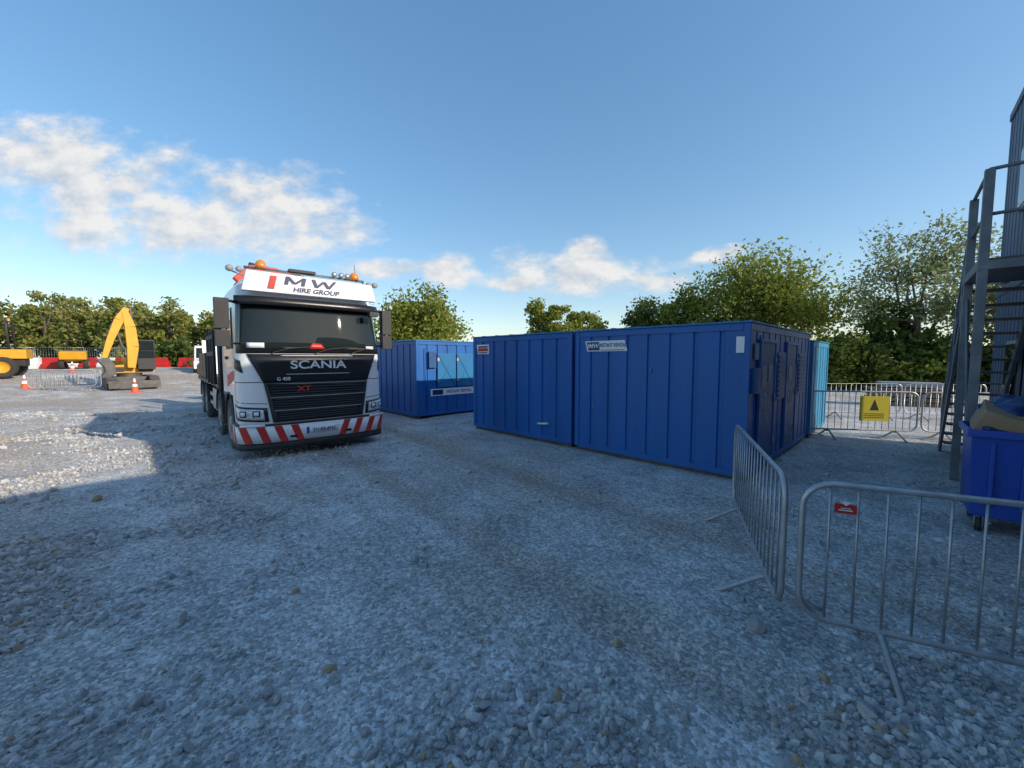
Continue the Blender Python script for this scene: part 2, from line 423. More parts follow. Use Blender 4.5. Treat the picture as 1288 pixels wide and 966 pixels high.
mb.done('hatch_doors',[M_signw,M_hatch,M_galv,M_navy],c3,.004)
text('INSTANT RENTAL','label_text',.15,(xo+.033,1.6,.79),M_navy,c3,rot=(R(90),0,R(90)),off=.001,ext=.001,sx=.85)
mb=MB()
mb.tube([(3.14,.3,.3),(3.14,.3,2.2)],.012); mb.box(3.1,3.16,.42,.68,1.6,2.1)
mb.done('conduit',[M_bluedark],c3)

# ------------------------------------------------------------------ truck
truck=empty('flatbed_truck',(-3.82,7.90,.0),math.atan2(.66,.75)); truck.scale=(1.07,1.07,1.03)
D=.42; hw0=1.25; nn=3.4
pl=[]
for i in range(61):
    a=math.pi/2*i/60
    x=hw0*math.sin(a)**(2/nn) if i>0 else 0; y=D*(1-math.cos(a)**(2/nn)) if i<60 else D
    pl.append((x,y))
pl.append((hw0,2.25))
pl=np.array(pl); seg=np.sqrt((np.diff(pl,axis=0)**2).sum(1)); ss=np.concatenate([[0],np.cumsum(seg)])
SC=ss[60]; SE=ss[-1]
def hwz(z): return np.interp(z,[.2,1.9,2.95,3.15,3.3,3.38],[1.25,1.25,1.20,1.17,1.08,.95])
def rk(z): return np.interp(z,[.2,.6,1.2,1.95,2.95,3.15,3.3,3.38],[.02,.0,.0,.05,.24,.32,.46,.62])
def P(s,z,off=0):
    sg=1 if s>=0 else -1; a=min(abs(s),SE)
    x=np.interp(a,ss,pl[:,0]); y=np.interp(a,ss,pl[:,1])
    x2=np.interp(min(a+.03,SE),ss,pl[:,0]); y2=np.interp(min(a+.03,SE),ss,pl[:,1]); x1=np.interp(max(a-.03,0),ss,pl[:,0]); y1=np.interp(max(a-.03,0),ss,pl[:,1])
    tx,ty=x2-x1,y2-y1; l=math.hypot(tx,ty) or 1; nx,ny=ty/l,-tx/l
    f=hwz(z)/hw0
    return (sg*(x*f+nx*off), y*(1)+rk(z)*(1-.35*max(0,(y-D)/1.9)) +ny*off, z)
def patch(mb,quad,off,m,nu=10,nv=3,base=None):
    (a,b,c,d)=quad
    vs=[];
    for j in range(nv+1):
        for i in range(nu+1):
            u=i/nu;v=j/nv
            s=(a[0]*(1-u)+b[0]*u)*(1-v)+(d[0]*(1-u)+c[0]*u)*v
            z=(a[1]*(1-u)+b[1]*u)*(1-v)+(d[1]*(1-u)+c[1]*u)*v
            vs.append((s,z))
    top=[P(s,z,off) for s,z in vs]
    w=nu+1
    fs=[(j*w+i,j*w+i+1,(j+1)*w+i+1,(j+1)*w+i) for j in range(nv) for i in range(nu)]
    mb.add(top,fs,m,True)
    if base is not None:
        ring=[i for i in range(w)]+[j*w+nu for j in range(1,nv+1)]+[nv*w+i for i in range(nu-1,-1,-1)]+[j*w for j in range(nv-1,0,-1)]
        bot=[P(*vs[r],base) for r in ring]; tp=[top[r] for r in ring]; k=len(ring)
        mb.add(tp+bot,[(i,(i+1)%k,k+(i+1)%k,k+i) for i in range(k)],m)
def rq(s0,s1,z0,z1): return [(s0,z0),(s1,z0),(s1,z1),(s0,z1)]
def sym(mb,q,off,m,nu=8,nv=3,base=None):
    patch(mb,q,off,m,nu,nv,base)
    patch(mb,[(-q[1][0],q[1][1]),(-q[0][0],q[0][1]),(-q[3][0],q[3][1]),(-q[2][0],q[2][1])],off,m,nu,nv,base)
mb=MB()
zs=[.55,.8,1.05,1.4,1.7,1.95,2.3,2.65,2.95,3.05,3.15,3.23,3.3,3.35,3.38]
sarr=list(np.linspace(0,SC,26))+list(np.linspace(SC,SE,9)[1:])
sarr=[-a for a in sarr[::-1][:-1]]+sarr
def zb(s,z):
    a=abs(s)
    if a>SC+.3: return max(z,1.12)
    return z
vs=[P(s,zb(s,z)) for z in zs for s in sarr]; w=len(sarr)
fs=[(j*w+i,j*w+i+1,(j+1)*w+i+1,(j+1)*w+i) for j in range(len(zs)-1) for i in range(w-1)]
mb.add(vs,fs,0,True)
top=[P(s,3.38) for s in sarr]; mb.add(top,[tuple(range(w))],0)
b0=[P(-SE,z) for z in zs[2:]]; b1=[P(SE,z) for z in zs[2:]]
kk=len(b0); mb.add(b0+b1,[(i,i+1,kk+i+1,kk+i) for i in range(kk-1)],0)
mb.done('cab_body',[M_white],truck)
mb=MB()
BP,GL,VO,WH,RD,LM,CH,OR,BM=range(9)
tm=[M_blackp,M_glass,M_void,M_white,M_red,M_lamp,M_chrome,M_orange,M_blackm]
patch(mb,rq(-1.34,1.34,1.93,2.93),.008,BP,40,6,0)
patch(mb,[(-1.27,2.0),(1.27,2.0),(1.25,2.84),(-1.25,2.84)],.014,GL,40,6,.009)
patch(mb,rq(-1.22,1.22,2.80,2.95),.14,BP,30,2,.01)
patch(mb,[(-.90,1.40),(.90,1.40),(1.12,1.92),(-1.12,1.92)],.02,BP,30,4,0)
patch(mb,[(-.78,.66),(.78,.66),(.90,1.395),(-.90,1.395)],.018,BM,30,6,0)
for (z0,z1,w0,w1) in ((1.16,1.36,.80,.85),(.92,1.10,.75,.79),(.69,.86,.70,.73)):
    patch(mb,[(-w0,z0),(w0,z0),(w1,z1),(-w1,z1)],.021,VO,24,1)
    nb=4
    for q in range(nb):
        zz=z0+(z1-z0)*(q+.5)/nb
        patch(mb,rq(-w0+.01,w0-.01,zz-.014,zz+.014),.034,BM,24,1,.022)
    patch(mb,rq(-w1-.02,w1+.02,z1+.004,z1+.020),.042,10,24,1,.02)
patch(mb,rq(-.62,.62,1.885,1.895),.024,CH,20,1,.02)
patch(mb,rq(-.55,.55,1.545,1.553),.024,CH,20,1,.02)
sym(mb,[(1.20,1.58),(1.42,1.66),(1.45,1.84),(1.24,1.80)],.012,BP,6,2,0)
for q in range(3): sym(mb,rq(1.26,1.40,1.66+q*.05,1.68+q*.05),.018,BM,4,1,.012)
sym(mb,rq(.92,1.50,1.405,1.418),.003,VO,8,1)
sym(mb,[(.86,1.0),(1.62,1.05),(1.62,1.062),(.86,1.012)],.003,VO,8,1)
sym(mb,[(.84,.68),(1.48,.72),(1.60,.99),(.86,.93)],.014,BP,12,3,0)
sym(mb,[(.90,.71),(1.36,.75),(1.42,.95),(.92,.90)],.024,LM,12,3,.014)
sym(mb,[(1.39,.76),(1.50,.77),(1.54,.95),(1.45,.95)],.022,OR,4,2,.014)
for sc_ in (1.02,1.22):
    sym(mb,rq(sc_-.055,sc_+.055,.775,.885),.0265,BM,4,1,.024); sym(mb,rq(sc_-.035,sc_+.035,.795,.865),.029,CH,4,1,.0265)
sym(mb,[(.90,.60),(1.25,.60),(1.25,.645),(.90,.645)],.062,CH,5,1,.05)
patch(mb,rq(-SC-.30,SC+.30,.30,.60),.05,WH,50,2,0)
patch(mb,rq(-SC-.28,SC+.28,.17,.295),.03,BM,50,1,-.02)
patch(mb,rq(-SC-.30,SC+.30,.603,.64),.035,BM,50,1,0)
st=.30
while st<SC+.12:
    sym(mb,[(st,.302),(st+.12,.302),(st+.22,.598),(st+.10,.598)],.053,RD,5,2)
    st+=.255
patch(mb,rq(-.27,.27,.40,.53),.066,WH,6,1,.05)
patch(mb,rq(-.27,-.225,.40,.53),.068,9,2,1)
tm.append(M_bin); tm.append(M_grey)
sym(mb,[(.42,.36),(.53,.36),(.53,.40),(.42,.40)],.062,VO,4,1,.05)
patch(mb,[(-.16,2.02),(.12,2.02),(.06,2.12),(-.1,2.13)],.016,RD,6,2,.014)
patch(mb,rq(-1.12,-.86,2.03,2.12),.016,WH,4,1,.014)
patch(mb,rq(.92,1.1,2.03,2.09),.016,WH,4,1,.014)
patch(mb,rq(-.6,-.35,2.02,2.05),.016,BM,4,1,.014)
patch(mb,[(.45,2.01),(.95,2.01),(.9,2.05),(.5,2.07)],.016,BM,4,1,.014)
sym(mb,[(SC+.12,2.02),(SC+1.12,2.02),(SC+1.12,2.80),(SC+.30,2.80)],.008,BP,6,3,0)
sym(mb,[(SC+.17,2.07),(SC+1.07,2.07),(SC+1.07,2.75),(SC+.33,2.75)],.013,GL,6,3,.008)
sym(mb,rq(SC+.06,SC+.075,1.0,2.85),.003,VO,2,3); sym(mb,rq(SC+1.20,SC+1.215,1.14,2.85),.003,VO,2,3)
sym(mb,rq(SC+.9,SC+1.1,1.82,1.88),.03,BM,3,1,.0)
sym(mb,[(SC+.2,1.45),(SC+1.1,1.25),(SC+1.1,1.5),(SC+.2,1.62)],.004,RD,3,1)
mb.done('cab_front_and_glazing',tm,truck)
text('SCANIA','grille_lettering',.21,(0,-.015+rk(1.70),1.715),M_chrome,truck,off=.004,ext=.008,sx=1.3)
text('G 450','side_badge',.085,(-.60,-.022,1.465),M_chrome,truck,off=.001,ext=.003)
text('XT','trim_badge',.13,(-.28,-.045,1.255),M_redorange,truck,off=.003,ext=.003,sx=1.3)
text('211-KK-6913','registration_plate',.10,(.03,-.072,.462),M_navy,truck,off=.001,ext=.002,sx=.72)
mb=MB()
sg=[(-1.15,3.03),(1.15,3.03),(1.07,3.37),(-1.07,3.39)]
mb.prism(sg,'y',.12,.24,0)
mb.box(-1.0,-.9,.24,.6,3.1,3.2,1);mb.box(.9,1.0,.24,.6,3.1,3.2,1)
mb.done('roof_sign_board',[M_signw,M_galv],truck,.012)
mb=MB()
def strokes(base,x0,z0,w,h,lw,m,sh=.22):
    for (a,b) in base:
        ax,az=x0+a[0]*w+a[1]*h*sh,z0+a[1]*h; bx,bz=x0+b[0]*w+b[1]*h*sh,z0+b[1]*h
        mb.prism([(ax-lw/2,az),(ax+lw/2,az),(bx+lw/2,bz),(bx-lw/2,bz)],'y',.104+.0006*len(mb.v)%.003,.114,m)
strokes([((0,0),(0,1))],-.72,3.10,.1,.23,.10,1)
strokes([((0,0),(0,1)),((0,1),(.5,.15)),((.5,.15),(1,1)),((1,0),(1,1))],-.48,3.20,.27,.145,.06,0)
strokes([((0,1),(.22,0)),((.22,0),(.5,.85)),((.5,.85),(.78,0)),((.78,0),(1,1))],-.06,3.20,.38,.145,.06,0)
mb.done('roof_sign_letters',[M_navy,M_red],truck)
text('HIRE GROUP','sign_letters_lower',.115,(.02,.115,3.115),M_navy,truck,off=.003,ext=.004,sx=1.2,shear=.2)
mb=MB()
mb.tube([(-1.0,.5,3.36),(-1.05,.5,3.50),(1.05,.5,3.50),(1.0,.5,3.36)],.025,0)
for x,mm_ in ((-.8,4),(.84,4)):
    mb.disc_cyl((x,.45,3.50),'z',[(0,.0),(0,.09),(.05,.09),(.11,.075),(.15,.03),(.155,0)],mm_,16)
mb.box(-.35,.1,.42,.58,3.51,3.56,3)
for x in (.45,.58,.70): mb.disc_cyl((x,.42,3.56),'y',[(0,0),(0,.05),(.05,.05),(.1,.03),(.12,0)],0,12)
for x in (-1.28,1.20):
    mb.tube([(x*.8,.55,3.34),(x,.4,3.40)],.015,0)
    mb.disc_cyl((x,.26,3.41),'y',[(0,0),(0,.055),(.04,.06),(.1,.04),(.14,0)],2,16)
    mb.disc_cyl((x-.13*(1 if x>0 else -1),.26,3.41),'y',[(0,0),(0,.05),(.04,.05),(.1,.03),(.14,0)],2,16)
mb.tube([(1.1,1.0,3.36),(1.12,1.2,4.0)],.006,3)
mb.done('roof_lights_and_beacons',[M_galv,M_signw,M_grey,M_blackm,M_orange],truck)
mb=MB()
for x in (-.75,-.05,.6):
    mb.tube([P(x,1.94,.03),P(x+.25,2.02,.035),P(x+.62,2.06,.03)],.010,0,6)
for sgn in (-1,1):
    mb.tube([(sgn*1.2,.42,2.84),(sgn*1.38,.30,2.86)],.025,0); mb.tube([(sgn*1.2,.42,2.1),(sgn*1.38,.30,2.12)],.02,0)
    mb.box(sgn*1.42-.10,sgn*1.42+.10,.22,.36,2.36,2.88,0); mb.box(sgn*1.42-.10,sgn*1.42+.10,.22,.36,2.05,2.33,0)
    mb.box(sgn*1.42-.08,sgn*1.42+.08,.361,.366,2.39,2.85,1)
    for z in (.45,.78): mb.box(sgn*1.06 if sgn>0 else -1.24,sgn*1.24 if sgn>0 else -1.06,.62,.9,z,z+.05,0)
mb.box(.95,1.12,-.05,.08,2.70,2.80,0)
mb.done('mirrors_wipers_steps',[M_blackm,M_chrome],truck,.02)
def wheel(mb,x,y,r,side):
    wd=.30
    o=-1 if side<0 else 1
    pr=[(-o*wd/2,r*.55),(-o*wd/2,r*.9),(-o*wd*.42,r*.98),(-o*wd*.1,r),(o*wd*.1,r),(o*wd*.42,r*.98),(o*wd/2,r*.9),(o*wd/2,r*.60),(o*wd*.42,r*.56),(o*wd*.1,r*.50),(o*wd*.12,r*.28),(o*wd*.5,r*.24),(o*wd*.52,r*.1),(o*wd*.52,0)]
    mats=[0]*7+[1]*6
    mb.disc_cyl((x,y,r-.01),'x',pr,0,32,mats)
    for q in range(10):
        an=2*math.pi*q/10
        mb.tube([(x+o*wd*.1,y+math.cos(an)*r*.38,r-.01+math.sin(an)*r*.38),(x+o*wd*.2,y+math.cos(an)*r*.38,r-.01+math.sin(an)*r*.38)],.02,1,6)
mb=MB()
for y in (1.42,3.25,6.9,8.25):
    for sgn in (-1,1): wheel(mb,sgn*1.10,y,.53,sgn)
mb.done('wheels',[M_tyre,M_rim],truck)
mb=MB()
for y in (1.42,3.25,6.9,8.25):
    for sgn in (-1,1):
        a0=[R(a) for a in range(5,176,10)]
        vs=[];
        for a in a0:
            for xx in (sgn*.9,sgn*1.265): vs.append((xx,y+math.cos(a)*.62,.5+math.sin(a)*.62))
        for a in a0:
            for xx in (sgn*.9,sgn*1.265): vs.append((xx,y+math.cos(a)*.66,.5+math.sin(a)*.66))
        k_=len(a0); fs=[]
        for i in range(k_-1):
            fs.append((2*i,2*i+1,2*i+3,2*i+2)); o=2*k_; fs.append((o+2*i,o+2*i+2,o+2*i+3,o+2*i+1)); fs.append((2*i+1,o+2*i+1,o+2*i+3,2*i+3))
        mb.add(vs,fs,0,False)
mb.box(-.45,-.35,.6,9.5,.72,1.0,0);mb.box(.35,.45,.6,9.5,.72,1.0,0)
mb.box(-1.0,1.0,.45,.9,.32,.7,0); mb.box(-.85,.85,.9,2.2,.5,1.1,0)
for y in (1.42,3.25,6.9,8.25): mb.tube([(-1,y,.5),(1,y,.5)],.07,0)
for sgn in (-1,1):
    xa,xb=(.6,1.2) if sgn>0 else (-1.2,-.6)
    mb.box(xa,xb,4.2,5.4,.45,1.0,1)
    for z in (.5,.75): mb.box(xb-.03 if sgn>0 else xa,xb if sgn>0 else xa+.03,5.5,6.2,z,z+.1,1)
mb.done('chassis_and_mudguards',[M_blackm,M_galv],truck,.01)
mb=MB()
mb.box(-1.27,1.27,3.05,9.7,1.12,1.22,0); mb.box(-1.24,1.24,3.08,9.67,1.221,1.26,1)
for sgn in (-1,1):
    for q in range(8): 
        y=3.4+q*.85; xs_=sgn*1.272
        mb.box(xs_-.004,xs_+.004,y,y+.08,1.13,1.21,3)
mb.box(-1.27,1.27,3.0,3.045,1.1,2.35,0)
for x in (-1.22,-.6,0,.6,1.22): mb.tube([(x,2.97,1.1),(x,2.97,2.6)],.035,0)
mb.tube([(-1.22,2.97,2.6),(1.22,2.97,2.6)],.035,0)
for y in (3.4,4.0,4.8): mb.tube([(-1.3,y,1.2),(-1.3,y,2.5)],.04,0)
mb.box(-1.33,-1.28,3.2,5.0,1.9,2.0,0);mb.box(-1.33,-1.28,3.2,5.0,2.3,2.4,0)
for y in (5.9,6.9,8.2,9.5):
    mb.box(-1.30,-1.22,y,y+.08,1.26,2.0 if y<9 else 1.6,0)
mb.prism([(9.7,1.15),(9.9,1.2),(10.1,2.5),(10.0,2.5)],'x',-1.1,-.4,3); mb.prism([(9.7,1.15),(9.9,1.2),(10.1,2.5),(10.0,2.5)],'x',.4,1.1,3)
mb.done('deck_and_headboard',[M_blackm,M_wood,M_steel,M_galv],truck,.008)
mb=MB()
mb.box(-1.2,1.2,2.45,2.85,.85,1.15,1)
mb.box(-.25,.25,2.42,2.88,1.15,1.9,0); mb.tube([(0,2.65,1.9),(0,2.65,3.35)],.16,0,16)
mb.prism([(-.95,3.5),(-.8,3.42),(.3,3.42),(.5,3.55),(.1,3.82),(-.7,3.86)],'y',2.52,2.8,0); mb.prism([(-1.0,3.6),(-.9,3.5),(.75,3.46),(.8,3.6),(-.2,3.92),(-.7,3.92)],'y',2.30,2.49,0)
mb.tube([(-.7,2.4,3.95),(.4,2.4,3.78)],.045,1,10)
mb.tube([(-.9,2.65,3.2),(.05,2.65,2.3)],.06,1,10)
mb.tube([(.8,2.4,3.4),(1.0,2.5,2.0)],.09,0,10); mb.box(.9,1.1,2.4,2.6,1.5,2.0,1)
for sgn in (-1,1): mb.tube([(sgn*1.1,2.65,.35),(sgn*1.1,2.65,1.5)],.06,1); mb.disc_cyl((sgn*1.1,2.65,.3),'z',[(0,0),(0,.14),(.04,.14),(.05,0)],1,14)
mb.done('loader_crane',[M_redorange,M_blackm],truck,.03)

# ------------------------------------------------------------------ pedestrian barriers
def barrier(name,p0,p1,sign=None,hgt=1.1,lean=0):
    p0=Vector((*p0,0));p1=Vector((*p1,0)); d=p1-p0; L=d.length; ang=math.atan2(d.y,d.x)
    z=Hz((p0.x+p1.x)/2,(p0.y+p1.y)/2)
    e=empty(name,(p0.x,p0.y,z),ang); e.rotation_euler=(lean,0,ang)
    mb=MB(); r=.019; c=.16; zb_=.20
    pts=[]
    def arc(cx,cz,a0,a1):
        for i in range(6):
            a=R(a0+(a1-a0)*i/5); pts.append((cx+math.cos(a)*c,0,cz+math.sin(a)*c))
    arc(c,zb_+c,270,180); arc(c,hgt-c,180,90); arc(L-c,hgt-c,90,0); arc(L-c,zb_+c,0,-90)
    mb.tube(pts,r,0,10,closed=True)
    nb=max(6,int(L/.135))
    for i in range(1,nb):
        x=L*i/nb; mb.tube([(x,0,zb_),(x,0,hgt)],.0075,0,6)
    for x in (.42,L-.42):
        mb.tube([(x,-.36,.0),(x,-.30,.03),(x,-.04,zb_-.01),(x,.04,zb_-.01),(x,.30,.03),(x,.36,.0)],.020,0,8)
        mb.box(x-.025,x+.025,-.03,.03,zb_-.05,zb_+.01,0)
    for z_ in (.45,.85):
        mb.tube([(-.05,0,z_),(-.05,.03,z_+.05),(0,.0,z_+.06)],.008,0,6)
        mb.tube([(0,0,z_),(0,0,z_+.0),(-.06,0,z_)],.01,0,6)
    mb.done('frame_and_bars',[M_galv],e)
    if sign:
        x0,x1,z0,z1,m1=sign
        mb=MB(); mb.box(x0,x1,-.030,-.024,z0,z1,0); 
        if m1 is M_signy:
            mb.prism([((x0+x1)/2-.09,z0+.25),((x0+x1)/2+.09,z0+.25),((x0+x1)/2,z1-.08)],'y',-.033,-.0305,1)
            for q in range(3): mb.box(x0+.10,x1-.10,-.033,-.0305,z0+.07+q*.045,z0+.085+q*.045,1)
        else:
            mb.box(x0+.02,x1-.02,-.033,-.0305,z0+.018,z0+.024,1); mb.box(x0+.03,x1-.03,-.033,-.0305,z0+.032,z0+.036,1)
            mb.prism([((x0+x1)/2-.03,z0+.075),((x0+x1)/2+.03,z0+.075),((x0+x1)/2,z0+.05)],'y',-.033,-.0305,1)
        mb.done('notice_plate',[m1,M_blackm if m1 is M_signy else M_signw],e)
    return e
barrier('pedestrian_barrier',(1.90,2.54),(3.98,1.60),(.16,.27,.93,.99,M_red))
barrier('pedestrian_barrier',(2.72,4.78),(1.84,2.62))
barrier('pedestrian_barrier',(7.1,9.45),(9.3,9.05),(1.05,1.65,.42,1.0,M_signy))
barrier('pedestrian_barrier',(9.4,9.05),(11.5,8.6))
barrier('pedestrian_barrier',(5.9+1.5,12.6),(8.0+1.5,12.3))
barrier('pedestrian_barrier',(8.1+1.5,12.3),(10.3+1.5,12.0))
barrier('pedestrian_barrier',(10.4+1.5,12.0),(12.5+1.5,11.7))
barrier('pedestrian_barrier',(-22.6,19.0),(-20.6,19.9))
barrier('pedestrian_barrier',(-22.7,19.2),(-23.4,21.4))
barrier('pedestrian_barrier',(-21.6,20.6),(-23.2,19.0))

# ------------------------------------------------------------------ building with stair
bang=math.atan2(-.69,.72)
cab=empty('two_storey_site_cabins',(6.9,6.1,0),bang)
def block(x0,x1,y0,y1,z0,z1):
    mb=MB()
    corr_face(mb,(x0,y0,0),(0,1,0),(-1,0,0),y1-y0,z0+.12,z1-.15,max(3,int((y1-y0)/.3)))
    corr_face(mb,(x1,y0,0),(0,1,0),(1,0,0),y1-y0,z0+.12,z1-.15,max(3,int((y1-y0)/.3)))
    corr_face(mb,(x0,y0,0),(1,0,0),(0,-1,0),x1-x0,z0+.12,z1-.15,10)
    corr_face(mb,(x0,y1,0),(1,0,0),(0,1,0),x1-x0,z0+.12,z1-.15,10)
    mb.done('cabin_walls',[M_slate],cab)
    mb=MB(); mb.box(x0-.03,x1+.03,y0-.03,y1+.03,z1-.15,z1); mb.box(x0-.02,x1+.02,y0-.02,y1+.02,z0,z0+.12)
    for x in (x0-.01,x1-.11):
        for y in (y0-.01,y1-.11): mb.box(x,x+.12,y,y+.12,z0+.12,z1-.15)
    mb.done('cabin_frame',[M_slate],cab,.01)
BX=.74
for (x0,x1,y0,y1) in ((BX,4.0,-4.0,3.8),(4.05,7.0,-17,-2.5)):
    block(x0,x1,y0,y1,.05,3.3); block(x0,x1,y0,y1,3.4,6.8)
    mb=MB()
    q=y0+.7
    while q<y1-2.4:
        for z in (1.1,4.45):
            if not (x0==BX and -1.8<q<.9 and z>3) and not (x0>4 and q>-5.5): mb.box(x0-.05,x0-.01,q,q+1.1,z,z+1.1,0); mb.box(x0-.06,x0-.051,q+.06,q+1.04,z+.06,z+1.04,1)
        q+=2.2
    if x0==BX: mb.box(x0-.05,x0-.01,-1.1,-.2,3.42,5.5,2)
    mb.done('windows_and_doors',[M_grey,M_glass,M_grey],cab,.005)
st_=empty('steel_access_stair',(6.9,6.1,0),bang)
mb=MB()
W_=.64; LZ=3.15
for (x,y) in ((0,0),(0,-1.35),(W_,0),(W_,-1.35)):
    mb.box(x-.045,x+.045,y-.045,y+.045,0,LZ-.15 if x>0 else LZ+1.1,0)
mb.box(-.05,W_+.05,-1.4,.05,LZ-.14,LZ-.03,0); mb.box(-.04,W_+.04,-1.38,.04,LZ-.03,LZ,1)
for z in (LZ+.55,LZ+1.1):
    mb.tube([(0,-1.35,z),(0,0,z)],.022,0); mb.tube([(0,-1.35,z),(W_,-1.35,z)],.022,0)
n_t=15; run=2.6
for i in range(1,n_t):
    z=LZ*(1-i/n_t); y=run*i/n_t
    mb.box(.03,W_-.03,y-.02,y+.24,z-.035,z,1)
for x in (0,W_):
    mb.prism([(0,LZ-.22),(0,LZ-.02),(run+.25,.0+.02),(run,.0-.02)],'x',x-.02,x+.02,0)
for h_ in (.5,1.0):
    mb.tube([(-.0,0.02,LZ+h_+.05),(-.0,run,h_+.05)],.02,0)
for i in range(1,4): mb.tube([(0,run*i/4,LZ*(1-i/4)),(0,run*i/4,LZ*(1-i/4)+1.05)],.02,0)
mb.tube([(0,run,0),(0,run,1.05)],.022,0)
mb.tube([(0,-1.35,.1),(0,0,LZ-.3)],.018,0)
mb.done('stair_flight_and_landing',[M_galvd,M_steel],st_,.004)

# ------------------------------------------------------------------ bin
bn=empty('blue_wheeled_bin',(4.98,4.26,Hz(5.2,4.2)),bang)
mb=MB()
def taper(x0,x1,y0,y1,z0,x2,x3,y2,y3,z1,m):
    vs=[(x0,y0,z0),(x1,y0,z0),(x1,y1,z0),(x0,y1,z0),(x2,y2,z1),(x3,y2,z1),(x3,y3,z1),(x2,y3,z1)]
    mb.add(vs,[(0,3,2,1),(0,1,5,4),(1,2,6,5),(2,3,7,6),(3,0,4,7)],m)
taper(.03,.72,.08,.72,.17,0,.76,0,.8,1.12,0)
for (a,b,c_,d_) in ((-.03,.79,-.03,.0),(-.03,.79,.8,.83),(-.03,.0,0,.8),(.76,.79,0,.8)): mb.box(a,b,c_,d_,1.05,1.13,0)
for x in (.16,.38,.6): mb.box(x-.02,x+.02,-.005,.06,.3,1.0,0)
mb.box(.02,.74,.05,.75,.85,.87,0)
mb.done('bin_body',[M_bin],bn,.012)
mb=MB()
for x in (.10,.66):
    for y in (.12,.68):
        mb.tube([(x,y,.17),(x,y,.13)],.03,1); mb.disc_cyl((x-.02,y,.085),'x',[(0,0),(0,.08),(.045,.08),(.045,0)],0,18)
        mb.box(x-.03,x-.023,y-.03,y+.03,.06,.17,1); mb.box(x+.03,x+.037,y-.03,y+.03,.06,.17,1)
mb.done('castors',[M_blackm,M_galv],bn)
mb=MB()
Mx=Matrix.Translation((.26,.3,1.16))@Matrix.Rotation(.35,4,'Y')@Matrix.Rotation(.2,4,'X')
mb.box(-.22,.26,-.25,.25,-.12,.16,0,Mx)
Mx=Matrix.Translation((.5,.45,1.24))@Matrix.Rotation(-.5,4,'Y')@Matrix.Rotation(.3,4,'Z')
mb.box(-.2,.2,-.3,.3,-.015,.0,0,Mx); mb.box(-.2,.22,-.3,.3,.09,.1,0,Mx)
mb.done('cardboard_boxes',[M_card],bn,.004)
def blob(name,c,r,seed,mat,par,fl=.8):
    bm=bmesh.new(); bmesh.ops.create_icosphere(bm,subdivisions=4,radius=1)
    rs=np.random.default_rng(seed); ph=rs.uniform(0,6,6)
    for v in bm.verts:
        p=v.co; k=1+.12*math.sin(5*p.x+ph[0])*math.sin(4*p.y+ph[1])+.09*math.sin(9*p.z+ph[2]+3*p.x)+.05*math.sin(17*p.y+ph[3])
        v.co=Vector((c[0]+p.x*r*k,c[1]+p.y*r*k,c[2]+p.z*r*k*fl))
    me=bpy.data.meshes.new(name); bm.to_mesh(me); bm.free()
    for p in me.polygons: p.use_smooth=True
    me.materials.append(mat); o=bpy.data.objects.new(name,me); COL.objects.link(o); o.parent=par
blob('rubbish_bag_a',(.36,.5,1.27),.26,1,M_bag,bn); blob('rubbish_bag_b',(.55,.25,1.17),.20,2,M_bag,bn); blob('rubbish_bag_c',(.16,.15,1.10),.13,3,M_bag,bn)

